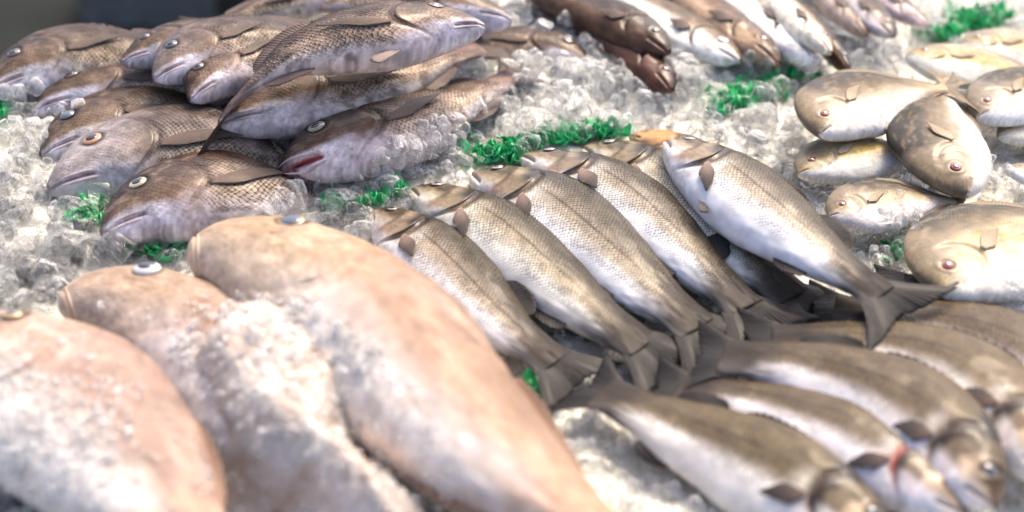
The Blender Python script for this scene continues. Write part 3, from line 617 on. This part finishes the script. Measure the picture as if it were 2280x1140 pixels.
# ------------------------------------------------------------------ ICE and GARNISH
BANK = [(470, 690), (600, 665), (760, 715), (850, 790), (800, 870), (770, 950), (900, 1060), (900, 1180), (760, 1130), (640, 1020), (560, 1000), (490, 900), (410, 790)]
wb = np.array([at(x, y, .085)[:2] for x, y in BANK]); bx = np.linspace(wb[:, 0].min()-.01, wb[:, 0].max()+.01, 110); by = np.linspace(wb[:, 1].min()-.01, wb[:, 1].max()+.01, 130)
BX, BY = np.meshgrid(bx, by, indexing='ij'); ds = np.full(BX.shape, 9.); ins = np.zeros(BX.shape, bool)
for i in range(len(wb)):
    p0, p1 = wb[i-1], wb[i]; e = p1-p0; q_ = np.clip(((BX-p0[0])*e[0]+(BY-p0[1])*e[1])/(e@e), 0, 1)
    ds = np.minimum(ds, np.hypot(BX-p0[0]-q_*e[0], BY-p0[1]-q_*e[1])); ins ^= ((p1[1] > BY) != (p0[1] > BY)) & (BX < (p0[0]-p1[0])*(BY-p1[1])/(p0[1]-p1[1]+1e-12)+p1[0])
sg2 = np.where(ins, ds, -ds)
BZ = .106*ss(-.05, .035, sg2)+.006*(fbm(BX*60, BY*60, 5, 3)-.5)+.006*(fbm(BX*18, BY*18, 9, 2)-.5)
qb = NT('slush'); qb.set(Roughness=.35, Base_Color=(.86, .82, .79, 1), Coat_Weight=.3)
tcb = qb.n('TexCoord'); nob = qb.n('TexNoise'); nob.inputs['Scale'].default_value = 26; nob.inputs['Detail'].default_value = 6; qb.l(tcb.outputs['Object'], nob.inputs['Vector'])
crb = qb.n('ValToRGB'); eb = crb.color_ramp.elements; eb[0].position = .36; eb[0].color = (.46, .33, .25, 1); eb[1].position = .66; eb[1].color = (.68, .58, .51, 1); qb.l(nob.outputs['Fac'], crb.inputs[0]); qb.l(crb.outputs[0], qb.b.inputs['Base Color'])
bpb = qb.n('Bump'); bpb.inputs['Strength'].default_value = .5; bpb.inputs['Distance'].default_value = .006; qb.l(nob.outputs['Fac'], bpb.inputs['Height']); qb.l(bpb.outputs[0], qb.b.inputs['Normal'])
Vb = np.stack([BX, BY, BZ], -1).reshape(-1, 3); Fb = gridf(*BX.shape)[:, ::-1]; Fb = Fb[Vb[Fb][:, :, 2].max(1) > .02]
bk = mk('ice_bank', Vb, Fb, qb.m); bk['kind'] = 'stuff'; bk['label'] = 'bank of packed wet ice filling the hollow between two groupers'
BV.append(Vb); BF.append(Fb+NV[0]); NV[0] += len(Vb); OWNER.append((len(Fb), 99))
VA = np.concatenate(BV); FA = np.concatenate(BF)
own = np.concatenate([np.full(n, k) for n, k in OWNER])
bvh = BVHTree.FromPolygons(VA.tolist(), FA.tolist())
def hit(px, py):
    d = ray(px, py); loc, nrm, idx, dist = bvh.ray_cast(Vector(CAM), Vector(d), 8)
    if loc is None: return None
    return np.array(loc), np.array(nrm), int(own[idx]), dist
def inpoly(x, y, P):
    c = False; j = len(P)-1
    for i in range(len(P)):
        if (P[i][1] > y) != (P[j][1] > y) and x < (P[j][0]-P[i][0])*(y-P[i][1])/(P[j][1]-P[i][1])+P[i][0]: c = not c
        j = i
    return c
def ice_mat(name, clear, rough, bump, t0=.95, t1=.45):
    """wet ice: part of the light goes straight through, more of it reflects at grazing angles, milky where air is trapped"""
    q = NT(name); q.set(Base_Color=(.95, .955, .94, 1), Roughness=rough, IOR=1.31)
    tc = q.n('TexCoord'); no = q.n('TexNoise'); no.inputs['Scale'].default_value = bump; no.inputs['Detail'].default_value = 4; q.l(tc.outputs['Object'], no.inputs['Vector'])
    q.l(q.ramp(no.outputs['Fac'], .40, .66, t0, t1), q.b.inputs['Transmission Weight'])
    bp = q.n('Bump'); bp.inputs['Strength'].default_value = .35; bp.inputs['Distance'].default_value = .4/bump; q.l(no.outputs['Fac'], bp.inputs['Height']); q.l(bp.outputs[0], q.b.inputs['Normal'])
    tr = q.n('BsdfTransparent'); lw = q.n('LayerWeight'); lw.inputs[0].default_value = .35; q.l(bp.outputs[0], lw.inputs['Normal'])
    ms = q.n('MixShader'); q.l(q.ramp(lw.outputs['Facing'], 0, .8, 1-clear, 1), ms.inputs[0]); q.l(tr.outputs[0], ms.inputs[1]); q.l(q.b.outputs[0], ms.inputs[2])
    q.l(ms.outputs[0], q.t.nodes['Material Output'].inputs[0])
    return q.m
ICE = ice_mat('clear_ice', .86, .03, 1.2, .9, .5)
CR = ice_mat('crushed_ice', .84, .05, 70, .6, .2)
SL = ice_mat('ice_slush', .90, .06, 90, .55, .25)
def unit(kind, k):
    r = np.random.default_rng(100+k+50*len(kind))
    bm = bmesh.new()
    if kind == 'tube':                          # hollow, melted cylinder
        n = 14; ln = r.uniform(.8, 1.15); hole = r.uniform(.42, .62); tilt = r.uniform(-.3, .3)
        ringsp = [(hole, -ln*.85), (hole*1.25, -ln), (.80, -ln*.98), (1.0, -ln*.78), (1.0, ln*.78), (.82, ln*.97), (hole*1.2, ln), (hole, ln*.85), (hole*.8, 0)]
        a0 = r.uniform(.0, 1)
        cut = r.uniform(0, 1) < .35; nn = n if not cut else 9
        vs = [[bm.verts.new((rr*math.cos(2*math.pi*i/n)*(1+.05*math.sin(3*i+a0)), rr*math.sin(2*math.pi*i/n), zz+tilt*rr*math.cos(2*math.pi*i/n)*(zz > 0)*.5)) for i in range(n)] for rr, zz in ringsp]
        for a in range(len(ringsp)):
            b = (a+1) % len(ringsp)
            for i in range(nn if not cut else nn-1): bm.faces.new((vs[a][i], vs[a][(i+1) % n], vs[b][(i+1) % n], vs[b][i]))
        if cut:
            bm.faces.new([vs[a][0] for a in range(len(ringsp))]); bm.faces.new([vs[a][nn-1] for a in range(len(ringsp))][::-1])
            bmesh.ops.delete(bm, geom=[v for v in bm.verts if not v.link_faces], context='VERTS')
        s = .85
    elif kind == 'lump':
        bmesh.ops.create_icosphere(bm, subdivisions=2, radius=1)
        ax = r.uniform(.55, 1.1, 3); ph = r.uniform(0, 6, 6)
        for v in bm.verts:
            c = v.co; e = .55; c = Vector([math.copysign(abs(x)**e, x) for x in c]); 
            d = 1+.16*math.sin(c.x*2.3+ph[0])+.14*math.sin(c.y*2.7+ph[1])+.12*math.sin(c.z*3.1+ph[2])
            v.co = Vector((c.x*ax[0]*d, c.y*ax[1]*d, c.z*ax[2]*d))
        s = .8
    else:                                       # shard: a bevelled broken plate
        pts = [Vector((math.cos(a)*q_, math.sin(a)*q_*r.uniform(.5, .8), z_)) for z_ in (-.22, .22) for a, q_ in zip(np.sort(r.uniform(0, 6.28, 6)), r.uniform(.6, 1.25, 6))]
        for p_ in pts: bm.verts.new(p_+Vector(r.normal(0, .08, 3)))
        h = bmesh.ops.convex_hull(bm, input=bm.verts[:])
        bmesh.ops.delete(bm, geom=[v for v in bm.verts if not v.link_faces], context='VERTS')
        bmesh.ops.bevel(bm, geom=bm.edges[:], offset=.07, segments=1, affect='EDGES')
        s = .9
    bmesh.ops.recalc_face_normals(bm, faces=bm.faces[:])
    bmesh.ops.triangulate(bm, faces=bm.faces[:])
    bm.verts.ensure_lookup_table()
    V = np.array([v.co[:] for v in bm.verts])*s; F = np.array([[v.index for v in f.verts] for f in bm.faces]); bm.free()
    return V, F
UN = {k: [unit(k, i) for i in range(n)] for k, n in (('tube', 6), ('lump', 7), ('shard', 9))}
UM = {}
for k, L_ in UN.items():
    UM[k] = []
    for V, F in L_:
        o = mk('ice_piece', V, F, ICE, smooth=(k != 'shard')); UM[k].append(o.data); bpy.data.objects.remove(o)
def rot(r=None):
    q = rng.normal(size=4); q /= np.linalg.norm(q); w_, x, y, z = q
    return np.array([[1-2*(y*y+z*z), 2*(x*y-z*w_), 2*(x*z+y*w_)], [2*(x*y+z*w_), 1-2*(x*x+z*z), 2*(y*z-x*w_)], [2*(x*z-y*w_), 2*(y*z+x*w_), 1-2*(x*x+y*y)]])
ONFISH = [
 ([(420, 650), (700, 655), (900, 820), (1010, 1000), (1060, 1160), (560, 1160), (370, 800)], .16, (.002, .006)),
 ([(0, 720), (200, 740), (420, 960), (540, 1140), (0, 1140)], .08, (.002, .005)),
 ([(150, 640), (460, 700), (470, 800), (200, 680)], .06, (.002, .005)),  # spots of the photograph where ice lies on top of fish: polygon, share kept, size range (m)
 ([(440, 690), (560, 650), (700, 690), (850, 760), (845, 820), (760, 900), (820, 980), (1000, 1085), (1020, 1160), (880, 1160), (800, 1060), (640, 1010), (560, 1010), (480, 900), (370, 790)], .75, (.003, .0082)),
 ([(0, 780), (120, 830), (330, 850), (300, 960), (220, 1140), (0, 1140)], .30, (.002, .0045)),
 ([(820, 340), (960, 270), (1130, 190), (1210, 200), (1120, 300), (980, 390), (820, 405)], .8, (.003, .010)),
 ([(1960, 470), (2000, 430), (2065, 440), (2050, 510), (1960, 530)], .7, (.005, .011)),
 ([(2180, 345), (2250, 350), (2250, 410), (2200, 400)], .8, (.006, .012)),
 ([(0, 190), (90, 190), (60, 250), (0, 260)], .9, (.006, .014)),
 ([(60, 235), (215, 228), (130, 262), (70, 265)], .6, (.005, .010)),
 ([(1060, 130), (1250, 110), (1330, 170), (1330, 210), (1150, 200)], .45, (.005, .012)),
 ([(1230, 20), (1300, 50), (1260, 90), (1170, 80)], .8, (.006, .012)),
 ([(590, 405), (760, 400), (760, 470), (600, 470)], .8, (.007, .014)),
 ([(1660, 100), (1860, 140), (1800, 180), (1640, 170)], .5, (.005, .010)),
 ([(2230, 620), (2280, 610), (2300, 660), (2260, 680)], .8, (.004, .009)),
 ([(430, 225), (500, 230), (490, 270), (430, 262)], .25, (.010, .014)),
]
cand = []
def stratified(n, x0, x1, y0, y1):
    a = (x1-x0)*(y1-y0)/n; c = math.sqrt(a)
    for x in np.arange(x0, x1, c):
        for y in np.arange(y0, y1, c): yield x+rng.uniform(0, c), y+rng.uniform(0, c)
CLEARX = [([(1330, 700), (1480, 760), (1500, 850), (1330, 800)], 1)]
def bedspots(n, lo, hi, p=1.):
    for x, y in stratified(n, -260, 2540, -60, 1330):
        h = hit(x, y)
        if h is None or h[2] != 0 or h[0][2] < -.06 or rng.random() > p: continue
        low = y > 640 and x > 850                          # the wet trough between bass and grouper: only small melted grains
        a, b = (lo*.55, hi*.45) if low else (lo, hi)
        cand.append((h[0], rng.uniform(a, b), h[3], rng.uniform(-.2, .9), low))
bedspots(4200, .010, .021)
bedspots(4500, .006, .012)
bedspots(2500, .003, .006)
for P, share, (a, b) in ONFISH:
    xs = [p_[0] for p_ in P]; ys = [p_[1] for p_ in P]; area = (max(xs)-min(xs))*(max(ys)-min(ys))
    mean = (a+b)/2*2100
    for x, y in stratified(max(8, int(area/(mean*mean)*1.0)), min(xs), max(xs), min(ys), max(ys)):
        if not inpoly(x, y, P) or rng.random() > share: continue
        h = hit(x, y)
        if h is None: continue
        cand.append((h[0], rng.uniform(a, b), h[3], rng.uniform(-.5, .3), 2 if b < .009 else True))
cand.sort(key=lambda c: -c[1]/c[2])
G = [('around the bass and the garnish', lambda x, y: 780 < x < 1900 and y < 460), ('left of the brown sea bream', lambda x, y: x < 780 and y < 700), ('among the pompano', lambda x, y: x >= 1500)]
def proj(p):
    v = p-CAM; z_ = v@FW; return W0/2+FPX*(v@RT)/z_, H0/2-FPX*(v@UPV)/z_
SV, SF, sn = [], [], 0; cnt = 0; TV, TF, tn = [], [], 0
for p_, r_, d_, lift, small in cand:
    k = rng.choice(['tube', 'lump', 'shard'], p=[.30, .38, .32] if r_ > .009 else [.06, .44, .50])
    i = rng.integers(len(UN[k])); pos = p_+np.array([0, 0, r_*lift]); Rm = rot()
    x, y = proj(pos)
    if cnt < 300 and not small and -20 < x < 2300 and -10 < y < 1150:
        o = bpy.data.objects.new('ice_piece', UM[k][i]); COL.objects.link(o)
        from mathutils import Matrix
        o.matrix_world = Matrix.Translation(Vector(pos)) @ Matrix(Rm.tolist()).to_4x4() @ Matrix.Scale(r_, 4)
        kind = {'tube': 'clear hollow tube of ice', 'lump': 'rounded melting lump of clear ice', 'shard': 'flat broken shard of clear ice'}[k]
        where = ('among the pompano at the right' if x > 1500 else 'beside the brown sea bream at the left' if x < 760 else 'between the sea bass and the bream')
        tag(o, f'{kind} lying {where}', 'ice', f'{kind} {where}')
        cnt += 1
    elif small == 2:
        V, F = UN[k][i]; TV.append((V*r_)@Rm.T+pos); TF.append(F+tn); tn += len(V)
    else:
        V, F = UN[k][i]; SV.append((V*r_)@Rm.T+pos); SF.append(F+sn); sn += len(V)
st = mk('crushed_ice', np.concatenate(SV), np.concatenate(SF), CR, smooth=True)
st['kind'] = 'stuff'; st['label'] = 'fine crushed ice filling the bed between the fish'
st = mk('ice_slush', np.concatenate(TV), np.concatenate(TF), SL, smooth=True); st['kind'] = 'stuff'; st['label'] = 'fine melting ice slush smeared over the groupers and the open-mouthed bream'
print('ice pieces', len(cand), 'tris', len(st.data.polygons))
# green curly garnish
gq = NT('green_garnish'); gq.set(Roughness=.35, Coat_Weight=.4)
oi = gq.n('TexCoord'); no = gq.n('TexNoise'); no.inputs['Scale'].default_value = 90; gq.l(oi.outputs['Object'], no.inputs['Vector'])
cr = gq.n('ValToRGB'); e = cr.color_ramp.elements; e[0].position = .3; e[0].color = (.006, .26, .07, 1); e[1].position = .7; e[1].color = (.04, .72, .24, 1); gq.l(no.outputs['Fac'], cr.inputs[0]); gq.l(cr.outputs[0], gq.b.inputs['Base Color'])
def garnish(label, spots, n, size=.011):
    Vs, Fs, k0 = [], [], 0; base = None
    hs = []
    for (x, y, sx, sy) in spots:
        for _ in range(int(n*.48)):
            h = hit(x+rng.normal(0, sx), y+rng.normal(0, sy))
            if h is None or h[2] != 0: continue
            hs.append(h[0])
    if not hs: return
    base = np.mean(hs, 0)
    for p_ in hs:                                # one curled frilly leaflet
        a, b = 5, 6; u = np.linspace(0, 1, a)[:, None]*np.ones((1, b)); v = np.linspace(-1, 1, b)[None]*np.ones((a, 1))
        l_ = size*rng.uniform(.7, 1.5); wd = l_*rng.uniform(.35, .6); cu = rng.uniform(.5, 1.9)
        P = np.stack([np.sin(u*cu)/cu*l_, v*wd*np.sin(u*2.6+.35), (1-np.cos(u*cu))/cu*l_+.30*wd*np.sin(v*5+u*7+rng.uniform(0, 6))*u], -1).reshape(-1, 3)
        an = rng.uniform(0, 6.28); el = rng.uniform(.0, .75)
        Ry = np.array([[math.cos(el), 0, -math.sin(el)], [0, 1, 0], [math.sin(el), 0, math.cos(el)]]); Rz = np.array([[math.cos(an), -math.sin(an), 0], [math.sin(an), math.cos(an), 0], [0, 0, 1]])
        P = P@Ry.T@Rz.T+p_+np.array([0, 0, rng.uniform(-.002, .008)])
        Vs.append(P-base); Fs.append(gridf(a, b)+k0); k0 += len(P)
    o = mk('green_garnish', np.concatenate(Vs), np.concatenate(Fs), gq.m); o.location = base
    md = o.modifiers.new('thickness', 'SOLIDIFY'); md.thickness = .0006
    tag(o, label, 'garnish', 'curly green garnish on the ice')
garnish('long strip of curly green garnish above the bass heads', [(1080, 352, 22, 10), (1140, 348, 22, 14), (1200, 325, 25, 9), (1265, 312, 22, 8), (1335, 302, 22, 7)], 120)
garnish('small green garnish clump left of the bass snouts', [(885, 432, 12, 8), (830, 455, 20, 8), (740, 470, 14, 5)], 40)
garnish('green garnish clump beside the dark bream lips', [(212, 480, 16, 16), (190, 495, 12, 6)], 90)
garnish('green garnish sprinkled in front of the dark bream', [(360, 560, 40, 14)], 70)
garnish('green garnish trail below the white-bellied slim fish', [(1705, 205, 22, 12), (1650, 225, 25, 10), (1610, 240, 15, 7)], 130)
garnish('tuft of green garnish beside the white belly tips', [(1790, 172, 18, 5)], 90)
garnish('bright green garnish clump at the far right corner', [(2160, 55, 22, 12), (2110, 86, 30, 6), (2210, 45, 18, 8)], 150)
garnish('green garnish crumb in the trough beside the grouper', [(1185, 885, 7, 14)], 40)
garnish('green garnish at the left edge under the first bream', [(5, 245, 8, 14)], 60)
garnish('green garnish beneath the big red-eyed pompano', [(2020, 560, 30, 12)], 50)
